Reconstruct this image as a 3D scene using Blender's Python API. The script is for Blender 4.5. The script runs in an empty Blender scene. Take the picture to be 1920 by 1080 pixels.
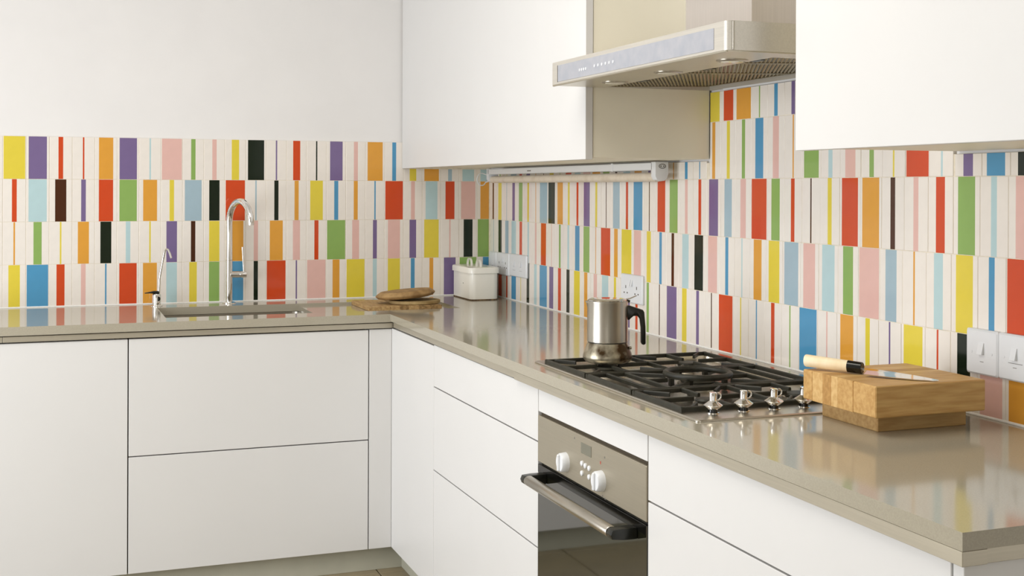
import bpy, bmesh, math, random
from mathutils import Vector, Matrix
random.seed(7)
SC = bpy.context.scene
COL = SC.collection
PI = math.pi
ZC = 0.87                       # worktop height above the floor; everything below is measured from the worktop

# ------------------------------------------------------------------ camera
F, CX, CY, YAW, PITCH, ROLL = 2280.336, 960.0, 355.589, 0.35963, 0.001616, -0.003396
CAM = Vector((-1.62348, -4.57594, 0.42553 + ZC))
fw = Vector((math.sin(YAW)*math.cos(PITCH), math.cos(YAW)*math.cos(PITCH), -math.sin(PITCH)))
rt = Vector((math.cos(YAW), -math.sin(YAW), 0))
dn = fw.cross(rt)
rt2 = math.cos(ROLL)*rt + math.sin(ROLL)*dn
dn2 = -math.sin(ROLL)*rt + math.cos(ROLL)*dn
cd = bpy.data.cameras.new('camera')
cd.sensor_fit = 'HORIZONTAL'; cd.sensor_width = 36.0
cd.lens = F/1920*36.0
cd.shift_x = 0.0
cd.shift_y = -(540.0-CY)/1920.0
cd.clip_start = 0.05
cam = bpy.data.objects.new('camera', cd); COL.objects.link(cam)
M = Matrix((rt2, -dn2, -fw)).transposed().to_4x4(); M.translation = CAM
cam.matrix_world = M
SC.camera = cam

# ------------------------------------------------------------------ world, lights, exposure
wd = bpy.data.worlds.new('world'); SC.world = wd; wd.use_nodes = True
bg = wd.node_tree.nodes['Background']
bg.inputs[0].default_value = (0.95, 0.97, 1.0, 1); bg.inputs[1].default_value = 0.8
ld = bpy.data.lights.new('window_daylight', 'AREA'); ld.shape = 'RECTANGLE'
ld.size = 1.8; ld.size_y = 2.1; ld.energy = 82; ld.color = (0.95, 0.99, 1.05)
lo = bpy.data.objects.new('window_daylight', ld); COL.objects.link(lo)
lo.location = (-3.62, -2.0, ZC+0.27)       # daylight entering through the glazed door in the left wall
lo.rotation_euler = Vector((1.0, 0.0, 0.0)).to_track_quat('-Z', 'Z').to_euler()
ld3 = bpy.data.lights.new('rear_fill_light', 'AREA'); ld3.shape = 'RECTANGLE'
ld3.size = 1.2; ld3.size_y = 1.3; ld3.energy = 11; ld3.color = (1.0, 0.97, 0.9)
lo3 = bpy.data.objects.new('rear_fill_light', ld3); COL.objects.link(lo3)
lo3.location = (-2.75, -6.19, ZC+0.55)       # added fill light behind the camera; no window is known there
lo3.rotation_euler = Vector((0.0, 1.0, 0.0)).to_track_quat('-Z', 'Z').to_euler()
ld2 = bpy.data.lights.new('ceiling_light', 'AREA'); ld2.shape = 'SQUARE'; ld2.size = 1.1
ld2.energy = 23; ld2.color = (1.0, 0.945, 0.85)
lo2 = bpy.data.objects.new('ceiling_light', ld2); COL.objects.link(lo2)
lo2.location = (-1.45, -2.35, ZC+1.735)     # square flush light on the ceiling, shining down
SC.view_settings.view_transform = 'Standard'
SC.view_settings.look = 'None'
SC.view_settings.gamma = 1.0
SC.view_settings.use_curve_mapping = False
SC.view_settings.exposure = -0.12

# ------------------------------------------------------------------ materials
def lin(c):
    return tuple((x/255/12.92 if x/255 <= .04045 else ((x/255+.055)/1.055)**2.4) for x in c)
def mat(name, rgb, rough=.5, metal=0.0, spec=.5, var=0.0, scale=20.0, stretch=(1,1,1), bump=0.0, rgb2=None, coat=0.0, ior=1.5, aniso=0.0, lo_=.35, hi_=.65, detail=3.0):
    m = bpy.data.materials.new(name); m.use_nodes = True
    nt = m.node_tree; b = nt.nodes['Principled BSDF']
    c = lin(rgb)
    b.inputs['Roughness'].default_value = rough; b.inputs['Metallic'].default_value = metal
    b.inputs['Specular IOR Level'].default_value = spec; b.inputs['IOR'].default_value = ior
    b.inputs['Coat Weight'].default_value = coat; b.inputs['Coat Roughness'].default_value = .05
    b.inputs['Anisotropic'].default_value = aniso
    tc = nt.nodes.new('ShaderNodeTexCoord'); mp = nt.nodes.new('ShaderNodeMapping')
    mp.inputs['Scale'].default_value = stretch
    nz = nt.nodes.new('ShaderNodeTexNoise'); nz.inputs['Scale'].default_value = scale; nz.inputs['Detail'].default_value = detail
    nt.links.new(tc.outputs['Object'], mp.inputs[0]); nt.links.new(mp.outputs[0], nz.inputs['Vector'])
    cr = nt.nodes.new('ShaderNodeValToRGB')
    cr.color_ramp.elements[0].position = lo_; cr.color_ramp.elements[1].position = hi_
    if rgb2 is None:
        c1 = tuple(max(0, x*(1-var)) for x in c); c2 = tuple(min(1, x*(1+var)) for x in c)
    else:
        c1 = c; c2 = lin(rgb2)
    cr.color_ramp.elements[0].color = (*c1, 1); cr.color_ramp.elements[1].color = (*c2, 1)
    nt.links.new(nz.outputs[0], cr.inputs[0]); nt.links.new(cr.outputs[0], b.inputs['Base Color'])
    if bump > 0:
        bp = nt.nodes.new('ShaderNodeBump'); bp.inputs['Strength'].default_value = bump; bp.inputs['Distance'].default_value = .002
        nt.links.new(nz.outputs[0], bp.inputs['Height']); nt.links.new(bp.outputs[0], b.inputs['Normal'])
    return m

M_plaster = mat('plaster_white', (236, 234, 232), .85, var=.012, scale=6, bump=.05)
M_rear = mat('paint_pale_grey', (218, 216, 208), .85, var=.012, scale=6, bump=.05)
M_grout = mat('grout_cream', (232, 222, 202), .9, var=.08, scale=60)
M_sealant = mat('sealant_white', (245, 243, 238), .35, var=.04, scale=70)
M_floor = mat('floor_tile_beige', (150, 136, 108), .35, var=.06, scale=9)
M_floorgap = mat('floor_joint', (84, 80, 66), .8, var=.1, scale=50)
M_lacq = mat('white_lacquer', (223, 222, 220), .38, var=.006, scale=5)
M_lacq_edge = mat('carcass_laminate', (246, 241, 222), .5, var=.01, scale=8)
M_inner = mat('cabinet_shadow_gap', (96, 74, 48), .8, var=.1, scale=30)
M_alu = mat('brushed_aluminium', (196, 189, 172), .38, metal=.75, var=.05, scale=5, stretch=(1, 1, 40))
M_plinth = mat('plinth_grey', (182, 180, 163), .5, var=.04, scale=10)
M_steel = mat('brushed_steel', (208, 203, 193), .36, metal=.5, var=.04, scale=6, stretch=(60, 1, 60))
M_ovensteel = mat('oven_steel', (176, 168, 150), .38, metal=.7, var=.03, scale=6, stretch=(60, 1, 60))
M_chimney = mat('chimney_steel', (196, 188, 180), .38, metal=.5, var=.03, scale=6, stretch=(60, 60, 1))
M_steel2 = mat('satin_steel', (186, 180, 168), .3, metal=1.0, var=.05, scale=8)
M_chrome = mat('polished_chrome', (232, 230, 226), .08, metal=1.0, var=.02, scale=8)
M_hobsteel = mat('hob_steel', (204, 198, 186), .27, metal=1.0, var=.06, scale=9)
M_castiron = mat('cast_iron', (36, 35, 24), .5, var=.25, scale=60, bump=.15)
M_black = mat('black_plastic', (22, 24, 18), .3, var=.1, scale=30)
M_blackgloss = mat('black_gloss', (14, 14, 12), .12, var=.1, scale=30)
M_ovenglass = mat('oven_glass', (24, 25, 16), .04, spec=.9, ior=2.0, var=.1, scale=3)
M_whiteplas = mat('white_plastic', (228, 230, 232), .3, var=.006, scale=12)
M_print = mat('grey_print', (120, 116, 108), .6, var=.05, scale=40)
M_hole = mat('pin_hole_dark', (70, 60, 44), .8, var=.1, scale=40)
M_diff = mat('tube_diffuser', (224, 212, 194), .35, var=.05, scale=30, rgb2=(206, 190, 168), lo_=.45, hi_=.8)
M_oak = mat('oak_wood', (206, 166, 104), .5, scale=14, stretch=(1, 9, 9), rgb2=(186, 142, 80), bump=.05)
M_oak2 = mat('oak_wood_light', (218, 182, 122), .5, scale=14, stretch=(1, 9, 9), rgb2=(202, 160, 98), bump=.05)
M_oak3 = mat('oak_wood_dark', (192, 148, 86), .5, scale=14, stretch=(1, 9, 9), rgb2=(172, 128, 68), bump=.05)
M_oakbase = mat('oak_base', (196, 160, 104), .55, scale=14, stretch=(1, 9, 9), rgb2=(176, 138, 82), bump=.05)
M_board = mat('worn_board', (196, 164, 112), .65, scale=26, stretch=(6, 1, 6), rgb2=(166, 130, 82), bump=.15)
M_board2 = mat('worn_board_dark', (172, 138, 90), .7, scale=26, stretch=(6, 1, 6), rgb2=(128, 100, 60), bump=.15)
M_crust = mat('rustic_round_board', (178, 144, 94), .75, scale=34, rgb2=(140, 108, 66), bump=.35)
M_crust2 = mat('pale_round_board', (188, 162, 112), .75, scale=34, rgb2=(160, 134, 86), bump=.2)
M_knifewood = mat('pale_handle_wood', (250, 234, 200), .5, scale=14, stretch=(3, 3, 1), rgb2=(242, 218, 174))
M_enamel = None
M_rust = mat('rust_edge', (74, 52, 28), .8, scale=90, rgb2=(150, 120, 80), lo_=.45, hi_=.7)
M_hoodpanel = mat('hood_glass_panel', (172, 173, 179), .3, scale=40, rgb2=(156, 160, 170), lo_=.3, hi_=.8)
M_filter = mat('filter_aluminium', (150, 140, 112), .4, metal=.8, var=.1, scale=40)
M_display = mat('oven_display', (116, 114, 98), .15, var=.05, scale=20)
M_red = mat('red_mark', (200, 60, 40), .5, var=.05, scale=20)
M_hoodframe = mat('hood_underside', (206, 200, 184), .3, metal=.7, var=.03, scale=8)
M_lampglass = mat('lamp_glass', (230, 226, 210), .1, var=.05, scale=40)

# composite stone worktop: fine speckle, polished
M_stone = mat('composite_stone', (168, 161, 144), .10, spec=.5, scale=420, rgb2=(175, 168, 150), detail=2.0)
# enamelled tin with rust freckles
M_enamel = mat('white_enamel', (248, 246, 236), .18, var=.012, scale=9)

# glazes of the tiles
GL = {'W': (238, 231, 222), 'Y': (226, 206, 72), 'P': (122, 104, 146), 'R': (208, 76, 36), 'O': (224, 160, 64), 'G': (142, 176, 96),
      'K': (228, 186, 176), 'L': (184, 211, 214), 'S': (164, 187, 198), 'B': (82, 150, 190), 'D': (24, 34, 20), 'N': (74, 40, 20)}
GLN = {'W': 'white', 'Y': 'yellow', 'P': 'violet', 'R': 'red', 'O': 'orange', 'G': 'green', 'K': 'pink', 'L': 'pale_blue', 'S': 'grey_blue', 'B': 'blue', 'D': 'black', 'N': 'brown'}
GM = {k: mat('glaze_'+GLN[k], v, .07, spec=.32, var=.012, scale=40) for k, v in GL.items()}

# ------------------------------------------------------------------ building helpers
ORG = {}
def put(name, me, parent=None, org=None, smooth=False):
    """link a mesh whose vertices are in worktop-based coordinates"""
    if parent is not None:
        o_ = ORG[parent]
    else:
        if org is None:
            xs = [v.co.x for v in me.vertices]; ys = [v.co.y for v in me.vertices]; zs = [v.co.z for v in me.vertices]
            org = Vector(((min(xs)+max(xs))/2, (min(ys)+max(ys))/2, min(zs)))
        o_ = Vector(org)
    me.transform(Matrix.Translation(-o_))
    ob = bpy.data.objects.new(name, me); COL.objects.link(ob)
    if parent is not None:
        ob.parent = parent
    else:
        ob.location = o_ + Vector((0, 0, ZC))
    ORG[ob] = o_
    if smooth:
        for p in me.polygons: p.use_smooth = True
    return ob
def tag(o, label=None, cat=None, group=None, kind=None):
    if label: o['label'] = label
    if cat: o['category'] = cat
    if group: o['group'] = group
    if kind: o['kind'] = kind
    return o
def thing(name, label, cat, loc, group=None):
    o = bpy.data.objects.new(name, None); COL.objects.link(o)
    o.empty_display_size = .05
    o.location = Vector(loc) + Vector((0, 0, ZC)); ORG[o] = Vector(loc)
    return tag(o, label, cat, group)
def from_bm(name, bm, m, parent=None, smooth=False, org=None, angle=None):
    bmesh.ops.recalc_face_normals(bm, faces=bm.faces[:])
    me = bpy.data.meshes.new(name); bm.to_mesh(me); bm.free()
    for x in (m if isinstance(m, (list, tuple)) else [m]): me.materials.append(x)
    ob = put(name, me, parent, org, smooth)
    if angle is not None:
        try: me.set_sharp_from_angle(angle=angle)
        except Exception: pass
    return ob
def bm_box(bm, x0, x1, y0, y1, z0, z1, bev=0.0, seg=1):
    r = bmesh.ops.create_cube(bm, size=1.0)
    vs = r['verts']
    for v in vs:
        v.co = Vector(((x0+x1)/2 + v.co.x*(x1-x0), (y0+y1)/2 + v.co.y*(y1-y0), (z0+z1)/2 + v.co.z*(z1-z0)))
    if bev > 0:
        es = list({e for v in vs for e in v.link_edges})
        bmesh.ops.bevel(bm, geom=es, offset=bev, segments=seg, profile=.5, affect='EDGES')
def box(name, x0, x1, y0, y1, z0, z1, m, parent=None, bev=.0008, seg=1, org=None):
    bm = bmesh.new(); bm_box(bm, min(x0, x1), max(x0, x1), min(y0, y1), max(y0, y1), min(z0, z1), max(z0, z1), bev, seg)
    return from_bm(name, bm, m, parent, org=org)
def boxes(name, L, m, parent=None, bev=.0006):
    bm = bmesh.new()
    for a in L: bm_box(bm, *a, bev)
    return from_bm(name, bm, m, parent)
def rrect(x0, x1, y0, y1, r, n=6):
    P = []
    for cx, cy, a0 in ((x1-r, y1-r, 0), (x0+r, y1-r, PI/2), (x0+r, y0+r, PI), (x1-r, y0+r, 3*PI/2)):
        for i in range(n+1):
            a = a0 + PI/2*i/n; P.append((cx+r*math.cos(a), cy+r*math.sin(a)))
    return P
def loft(bm, rings, cap0=True, cap1=True):
    """rings: lists of equal length of 3-D points"""
    R = [[bm.verts.new(p) for p in r] for r in rings]; n = len(R[0])
    for a, b in zip(R[:-1], R[1:]):
        for i in range(n):
            bm.faces.new((a[i], a[(i+1) % n], b[(i+1) % n], b[i]))
    if cap0: bm.faces.new(R[0])
    if cap1: bm.faces.new(R[-1])
    return R
def circ(c, r, n=24, ax='z', ry=None):
    ry = ry or r
    o = []
    for i in range(n):
        a = 2*PI*i/n
        if ax == 'z': o.append((c[0]+r*math.cos(a), c[1]+ry*math.sin(a), c[2]))
        if ax == 'x': o.append((c[0], c[1]+r*math.cos(a), c[2]+ry*math.sin(a)))
        if ax == 'y': o.append((c[0]+r*math.cos(a), c[1], c[2]+ry*math.sin(a)))
    return o
def lathe(name, prof, c, m, parent=None, n=32, ax='z', smooth=True, ang=.6):
    """prof: (radius, height along axis)"""
    bm = bmesh.new(); rings = []
    for r, h in prof:
        cc = (c[0], c[1], c[2]+h) if ax == 'z' else ((c[0]+h, c[1], c[2]) if ax == 'x' else (c[0], c[1]+h, c[2]))
        rings.append(circ(cc, max(r, 1e-5), n, ax))
    loft(bm, rings)
    return from_bm(name, bm, m, parent, smooth=smooth, angle=ang)
def tube_bm(bm, pts, r, n=10):
    pts = [Vector(p) for p in pts]; rings = []
    up = None
    for i, p in enumerate(pts):
        t = (pts[min(i+1, len(pts)-1)] - pts[max(i-1, 0)]).normalized()
        if up is None:
            up = Vector((0, 0, 1)) if abs(t.z) < .9 else Vector((1, 0, 0))
        s = t.cross(up).normalized(); up = s.cross(t).normalized()
        rr = r[i] if isinstance(r, (list, tuple)) else r
        rings.append([p + s*(rr*math.cos(2*PI*k/n)) + up*(rr*math.sin(2*PI*k/n)) for k in range(n)])
    loft(bm, rings)
def tube(name, pts, r, m, parent=None, n=12):
    bm = bmesh.new(); tube_bm(bm, pts, r, n)
    return from_bm(name, bm, m, parent, smooth=True, angle=.8)
def extrude_poly(name, poly, m, parent, fn0, fn1, bev=0.0, smooth=False):
    bm = bmesh.new(); loft(bm, [[fn0(*p) for p in poly], [fn1(*p) for p in poly]])
    if bev > 0:
        bmesh.ops.recalc_face_normals(bm, faces=bm.faces[:])
        es = [e for e in bm.edges if len(e.link_faces) == 2 and e.calc_face_angle() > .9]
        bmesh.ops.bevel(bm, geom=es, offset=bev, segments=2, profile=.5, affect='EDGES')
    return from_bm(name, bm, m, parent, smooth=smooth, angle=.6)
def grid_slab(name, xs, ys, hole, z0, z1, m, parent=None, low=None):
    """rectangular slab on a grid with cells left out (hole) or lowered (low: cell -> top z)"""
    bm = bmesh.new(); low = low or {}
    nx, ny = len(xs)-1, len(ys)-1
    def top(i, j):
        if i < 0 or j < 0 or i >= nx or j >= ny or (i, j) in hole: return None
        return low.get((i, j), z1)
    def quad(a, b, c, d): bm.faces.new([bm.verts.new(v) for v in (a, b, c, d)])
    for i in range(nx):
        for j in range(ny):
            t = top(i, j)
            if t is None: continue
            xa, xb, ya, yb = xs[i], xs[i+1], ys[j], ys[j+1]
            quad((xa, ya, t), (xb, ya, t), (xb, yb, t), (xa, yb, t))
            quad((xa, ya, z0), (xa, yb, z0), (xb, yb, z0), (xb, ya, z0))
            for di, dj, p, q in ((-1, 0, (xa, yb), (xa, ya)), (1, 0, (xb, ya), (xb, yb)), (0, -1, (xa, ya), (xb, ya)), (0, 1, (xb, yb), (xa, yb))):
                tt = top(i+di, j+dj)
                lo2 = z0 if tt is None else tt
                if tt is None or tt < t - 1e-6:
                    quad((p[0], p[1], lo2), (q[0], q[1], lo2), (q[0], q[1], t), (p[0], p[1], t))
    bmesh.ops.remove_doubles(bm, verts=bm.verts[:], dist=1e-5)
    return from_bm(name, bm, m, parent)

# ------------------------------------------------------------------ the room
FL = -ZC
wall_back = box('wall_back', -3.6, 0.2, .0075, .16, FL, 1.75, M_plaster, bev=0)
tag(wall_back, 'white plastered wall behind the sink with a four row striped tile splashback', 'wall', kind='structure')
wall_right = box('wall_right', .0075, .16, -6.2, .0075, FL, 1.75, M_plaster, bev=0)
tag(wall_right, 'tiled kitchen wall behind the hob and the extractor hood', 'wall', kind='structure')
floor = box('floor', -3.6, .0075, -6.2, .0075, FL-.06, FL-.008, M_floorgap, bev=0)
tag(floor, 'beige tiled kitchen floor below the plinth', 'floor', kind='structure')
def wall_with_opening(name, x0, x1, y0, y1, oy0, oy1, oz0, oz1, m):
    bm = bmesh.new()
    for a in ((x0, x1, y0, oy0, FL, 1.75), (x0, x1, oy1, y1, FL, 1.75), (x0, x1, oy0, oy1, FL, oz0), (x0, x1, oy0, oy1, oz1, 1.75)): bm_box(bm, *a)
    return from_bm(name, bm, m)
wl = wall_with_opening('wall_left', -3.75, -3.6, -6.2, .16, -2.9, -1.1, -.8, 1.33, M_plaster)
tag(wl, 'white wall with the glazed garden door, left of the picture', 'wall', kind='structure')
wn = thing('door_1', 'wide white framed glazed garden door in the left wall, out of the picture', 'door', (-3.68, -2.0, -.8)); wn['kind'] = 'structure'
boxes('door_frame', [(-3.72, -3.66, -2.9, -1.1, -.8, -.74), (-3.72, -3.66, -2.9, -1.1, 1.27, 1.33), (-3.72, -3.66, -2.9, -2.84, -.74, 1.27), (-3.72, -3.66, -1.16, -1.1, -.74, 1.27), (-3.72, -3.66, -2.03, -1.97, -.74, 1.27)], M_lacq, wn)
bm = bmesh.new()
for a in ((-3.75, -3.35, -6.35, -6.2, FL, 1.75), (-2.15, .16, -6.35, -6.2, FL, 1.75), (-3.35, -2.15, -6.35, -6.2, FL, -.1), (-3.35, -2.15, -6.35, -6.2, 1.2, 1.75)): bm_box(bm, *a)  # wall pieces leave a gap for the added fill light
wf = from_bm('wall_front', bm, M_rear)
wn = thing('fill_opening_1', 'added white framed opening for fill light behind the photographer, out of the picture', 'light opening', (-2.75, -6.28, -.1)); wn['kind'] = 'structure'  # unseen frame added to dress the rear fill light
boxes('fill_opening_frame', [(-3.35, -2.15, -6.31, -6.25, -.1, -.04), (-3.35, -2.15, -6.31, -6.25, 1.14, 1.2), (-3.35, -3.29, -6.31, -6.25, -.04, 1.14), (-2.21, -2.15, -6.31, -6.25, -.04, 1.14), (-2.78, -2.72, -6.31, -6.25, -.04, 1.14)], M_lacq, wn)
tag(wf, 'pale grey wall with an added light opening behind the photographer', 'wall', kind='structure')
ce = box('ceiling', -3.75, .16, -6.35, .16, 1.75, 1.85, M_plaster, bev=0)
tag(ce, 'plain white ceiling above the kitchen', 'ceiling', kind='structure')
fm = None
for i in range(6):
    for j in range(10):
        x0 = -3.6+i*.6; y0 = -6.2+j*.6+.2
        if y0 > -.01: continue
        x1 = min(x0+.6, .0); y1 = min(y0+.6, 0)
        if fm is None or x1-x0 < .59 or y1-y0 < .59:
            t = box('floor_tile', x0+.002, x1-.002, y0+.002, y1-.002, FL-.008, FL, M_floor, floor, bev=.0012)
            if x1-x0 > .59 and y1-y0 > .59 and fm is None: fm = (t, x0, y0)
        else:
            t = fm[0].copy(); COL.objects.link(t); t.parent = floor
            t.location = fm[0].location + Vector((x0-fm[1], y0-fm[2], 0))

# ------------------------------------------------------------------ splashback tiles
W7 = [.07, .21, .36, .5, .65, .8, .94]
TH = .0062
CACHE = {}
def tile_mesh(u0, u1, s0, s1, v0, v1, c):
    key = tuple(round(x, 4) for x in (u0, u1, s0, s1, v0, v1)) + (c,)
    if key in CACHE: return CACHE[key]
    b = .0008; d = .0005
    us = [u0, u0+b, u1-b, u1]
    s0 = max(s0, u0+b); s1 = min(s1, u1-b)
    if c != 'W' and s1 - s0 > .0004:
        us = sorted(set([u0, u0+b, s0, s1, u1-b, u1]))
    vs = [v0, v0+b, v1-b, v1]
    bm = bmesh.new(); G = {}
    for i, u in enumerate(us):
        for j, v in enumerate(vs):
            edge = i in (0, len(us)-1) or j in (0, 3)
            G[i, j] = bm.verts.new((u, -(TH-d) if edge else -TH, v))
    for i in range(len(us)-1):
        for j in range(3):
            f = bm.faces.new((G[i, j], G[i+1, j], G[i+1, j+1], G[i, j+1]))
            um = (us[i]+us[i+1])/2
            f.material_index = 1 if (c != 'W' and s0 <= um <= s1) else 0
    ring = [G[i, 0] for i in range(len(us))] + [G[len(us)-1, j] for j in (1, 2)] + [G[i, 3] for i in reversed(range(len(us)))] + [G[0, j] for j in (2, 1)]
    back = [bm.verts.new((v.co.x, 0, v.co.z)) for v in ring]
    n = len(ring)
    for i in range(n): bm.faces.new((ring[i], back[i], back[(i+1) % n], ring[(i+1) % n]))
    bmesh.ops.recalc_face_normals(bm, faces=bm.faces[:])
    me = bpy.data.meshes.new('tile'); bm.to_mesh(me); bm.free()
    me.materials.append(GM['W']); me.materials.append(GM[c])
    CACHE[key] = me
    return me
def place_tile(wall, side, cu, hw, frac, c, z0, z1, clip):
    """cu: distance along the wall, hw: half width, clip: allowed range along the wall"""
    g = .0006
    a, b = max(cu-hw+g, clip[0]), min(cu+hw-g, clip[1])
    if b-a < .004: return
    s = frac*hw
    zc = (z0+z1)/2
    q = .03712
    full = (a == cu-hw+g and b == cu+hw-g)
    if full:
        me = tile_mesh(-q, q, -frac*q, frac*q, z0+g-zc, z1-g-zc, c); sc = (hw-g)/q
    else:
        me = tile_mesh(a-cu, b-cu, -s, s, z0+g-zc, z1-g-zc, c); sc = 1.0
    o = bpy.data.objects.new('tile', me); COL.objects.link(o); o.parent = wall
    jit = random.uniform(-.0004, .0004)
    og = ORG[wall]
    if side == 'B':
        o.location = Vector((cu, TH+jit, zc)) - og; o.rotation_euler = (random.uniform(-.001, .001), 0, random.uniform(-.0015, .0015))
    else:
        o.location = Vector((TH+jit, -cu, zc)) - og; o.rotation_euler = (random.uniform(-.0015, .0015), 0, -PI/2 + random.uniform(-.002, .002))
    o.scale = (sc, 1, 1)
def parse(s):
    out = {}
    for t in s.split():
        i = 0
        while t[i] in '-0123456789': i += 1
        out[int(t[:i])] = (t[i], W7[int(t[i+1])] if len(t) > i+1 else 0)
    return out
BACK = [
 '-3K1 -2Y6 -1P5 0R1 1R0 2O4 3P5 4L0 5K6 6G1 7K1 8Y2 9D5 10P0 11R2 12D0 13P4 14K1 15O5 16B1 17Y2 18O5 19S1 20L4 21L4',
 '-3G4 -2R1 -1L5 0N3 1P1 2R4 3G5 4O4 5Y1 6S5 7D3 8R6 9S0 10D1 11O1 12Y4 13B1 14O1 15B0 16R6 17K1 18L4 19R3 20K5 21O4',
 '-3L1 -2O0 -1G2 0Y0 1O3 2D3 3L1 4Y0 5P3 6N1 7Y3 8O5 9K1 10O4 11K2 12R1 13G6 14K2 15P1 16K4 17P2 18Y5 19K0 20D3 21G6',
 '-3N1 -2Y3 -1B6 0R2 1K1 2B0 3R5 4O4 5L3 6Y2 7G3 8B5 9D1 10R6 11P0 12K6 13O2 14Y6 15L1 16Y4 17B1 18O1 19P4 20G6 21B2']
PB, U0 = .0757603, -1.64149
CABX, CABZ = -.36, .5
for r, s in enumerate(BACK):
    z1 = .60-.15*r; z0 = z1-.15
    for i, (c, f) in parse(s).items():
        cu = U0+(i+.5)*PB
        zz = z1
        if r == 0 and cu > CABX+.03: zz = CABZ-.002
        place_tile(wall_back, 'B', cu, PB/2, f, c, z0+(.003 if r == 3 else 0), zz, (-2.0205, -.0008))
    for i in (-4, -5):
        place_tile(wall_back, 'B', U0+(i+.5)*PB, PB/2, .21, random.choice('YRBGK'), z0+(.003 if r == 3 else 0), z1, (-2.0205, 0))
RIGHT = {
 0: ('23Y5 24R4 25O6 26G0 27B1 28P1 29Y2 30G4 31K1 32B2 33R1 34O3', (7.0e-5, .06912, .1363)),
 1: ('0N1 1G1 2Y0 3S5 4R2 5P3 6O0 7D0 8Y3 9G0 10R4 11L4 12K5 13O5 14G4 15N1 16L4 17O4 18P1 19Y2 20O0 21B1 22B0 23O1 24Y1 25G1 26B3 27K2 28O0 29G5 30L1 31K3 32G1 33Y0 34R6 35L0 36P2 37B4 38D3 39Y1 40K2 41O4 42G1', None),
 2: ('0N1 1Y3 2S0 3P2 4G3 5Y1 6O0 7S6 8D5 9O4 10Y1 11R1 12P4 13Y1 14N0 15S4 16R1 17B5 18N0 19R4 20G4 21K1 22R1 23P4 24S3 25K2 26R6 27G3 28R1 29N0 30Y1 31R5 32O5 33N1 34K1 35R2 36G4 37L1 38K3 39Y2 40B4 41O1 42P3', None),
 3: ('0S0 1D3 2S3 3L4 4R2 5L1 6K1 7R4 8K0 9G1 10L1 11B3 12G4 13O0 14R6 15O2 16Y6 17K4 18Y2 19B1 20N1 21L3 22D4 23K4 24B1 25L0 26O3 27Y4 28S5 29K4 30L4 31G3 32K6 33S3 34O0 35L2 36Y4 37B1 38R6 39K1 40G2 41Y1 42D3', None),
 4: ('0P1 1R3 2R1 3B4 4Y0 5D2 6L2 7B6 8P3 9R2 10D2 11Y4 12O2 13K2 14L4 15Y1 16P5 17R1 18G1 19N0 20P5 21Y2 22P1 23N0 24R6 25Y0 26B0 27R1 28G0 29B6 30K0 31O4 32Y1 33P0 34Y5 35R0 36D3 37K5 38O5 39L1 40S3 41R1 42G4', None)}
QUAD = {1: (-3.48e-05, 0.0753973, 0.0499501), 2: (-4.69e-05, 0.0757498, 0.0486022), 3: (-3.69e-05, 0.0751427, 0.0525425), 4: (-1.86e-05, 0.0743469, 0.0561147)}
C1END, C2START = -1.745, -2.682      # ends of the two wall cabinets
for r, (s, _) in RIGHT.items():
    z1 = .75-.15*r; z0 = z1-.15
    if r == 0: z1 = .6790
    q = QUAD[max(r, 1)]
    for i, (c, f) in parse(s).items():
        cu = q[0]*i*i+q[1]*i+q[2]
        hw = (2*q[0]*i+q[1])/2
        clip = (.0072, 4)
        zz = z1
        if r == 0: clip = (1.7465, 2.678)
        if r == 1:
            if cu < 1.7465-.02: zz = CABZ-.002; clip = (.0072, 1.7465)
            elif cu < 2.678: clip = (1.7465, 2.678)
            else: zz = .4935; clip = (2.678, 4)
        place_tile(wall_right, 'R', cu, hw, f, c, z0+(.003 if r == 4 else 0), zz, clip)
# grout bed behind the tiles and the sealant bead along the worktop
box('grout', -2.02, 0.006, .0010, .0075, .0, .5995, M_grout, wall_back, bev=0)
box('grout', .0010, .0075, -3.3, .0018, .0, .493, M_grout, wall_right, bev=0)
box('grout', .0010, .0075, -2.678, -1.747, .493, .6785, M_grout, wall_right, bev=0)
tube('sealant_bead', [(-2.02, .0005, .0012), (-.004, .0005, .0014)], .003, M_sealant, wall_back, n=8)
tube('sealant_bead', [(.0005, -.004, .0012), (.0005, -3.36, .0014)], .0032, M_sealant, wall_right, n=8)

# ------------------------------------------------------------------ base units, plinth, worktops
YD, XD = -.598, -.559           # planes of the door fronts
plinth = box('baseboard_back', -2.005, -.50, -.56, -.545, FL, -.795, M_plinth)
tag(plinth, 'grey plinth board under the sink side base units', 'plinth', kind='structure')
plinth2 = box('baseboard_right', -.512, -.50, -3.33, -.56, FL, -.795, M_plinth)
tag(plinth2, 'grey plinth board under the hob side base units', 'plinth', kind='structure')
GAP = .0018
def front(name, axis, a0, a1, z0, z1, parent, label=None, th=.019):
    if axis == 'y': o = box(name, a0+GAP, a1-GAP, YD, YD+th, z0+GAP, z1-GAP, M_lacq, parent, bev=.0009)
    else: o = box(name, XD, XD+th, a0+GAP, a1-GAP, z0+GAP, z1-GAP, M_lacq, parent, bev=.0009)
    if label: o['label'] = label
    return o
def carcass_y(parent, x0, x1): return boxes('carcass', [(x0+.001, x1-.001, YD+.0205, -.05, -.785, -.768), (x0+.001, x0+.018, YD+.0205, -.05, -.768, -.056), (x1-.018, x1-.001, YD+.0205, -.05, -.768, -.056), (x0+.018, x1-.018, YD+.0255, YD+.03, -.768, -.06)], M_inner, parent, bev=0)
def carcass_x(parent, y0, y1): return boxes('carcass', [(XD+.0205, -.03, y0+.001, y1-.001, -.785, -.768), (XD+.0205, -.03, y0+.001, y0+.018, -.768, -.05), (XD+.0205, -.03, y1-.018, y1-.001, -.768, -.05), (XD+.0255, XD+.03, y0+.018, y1-.018, -.768, -.06)], M_inner, parent, bev=0)
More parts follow.
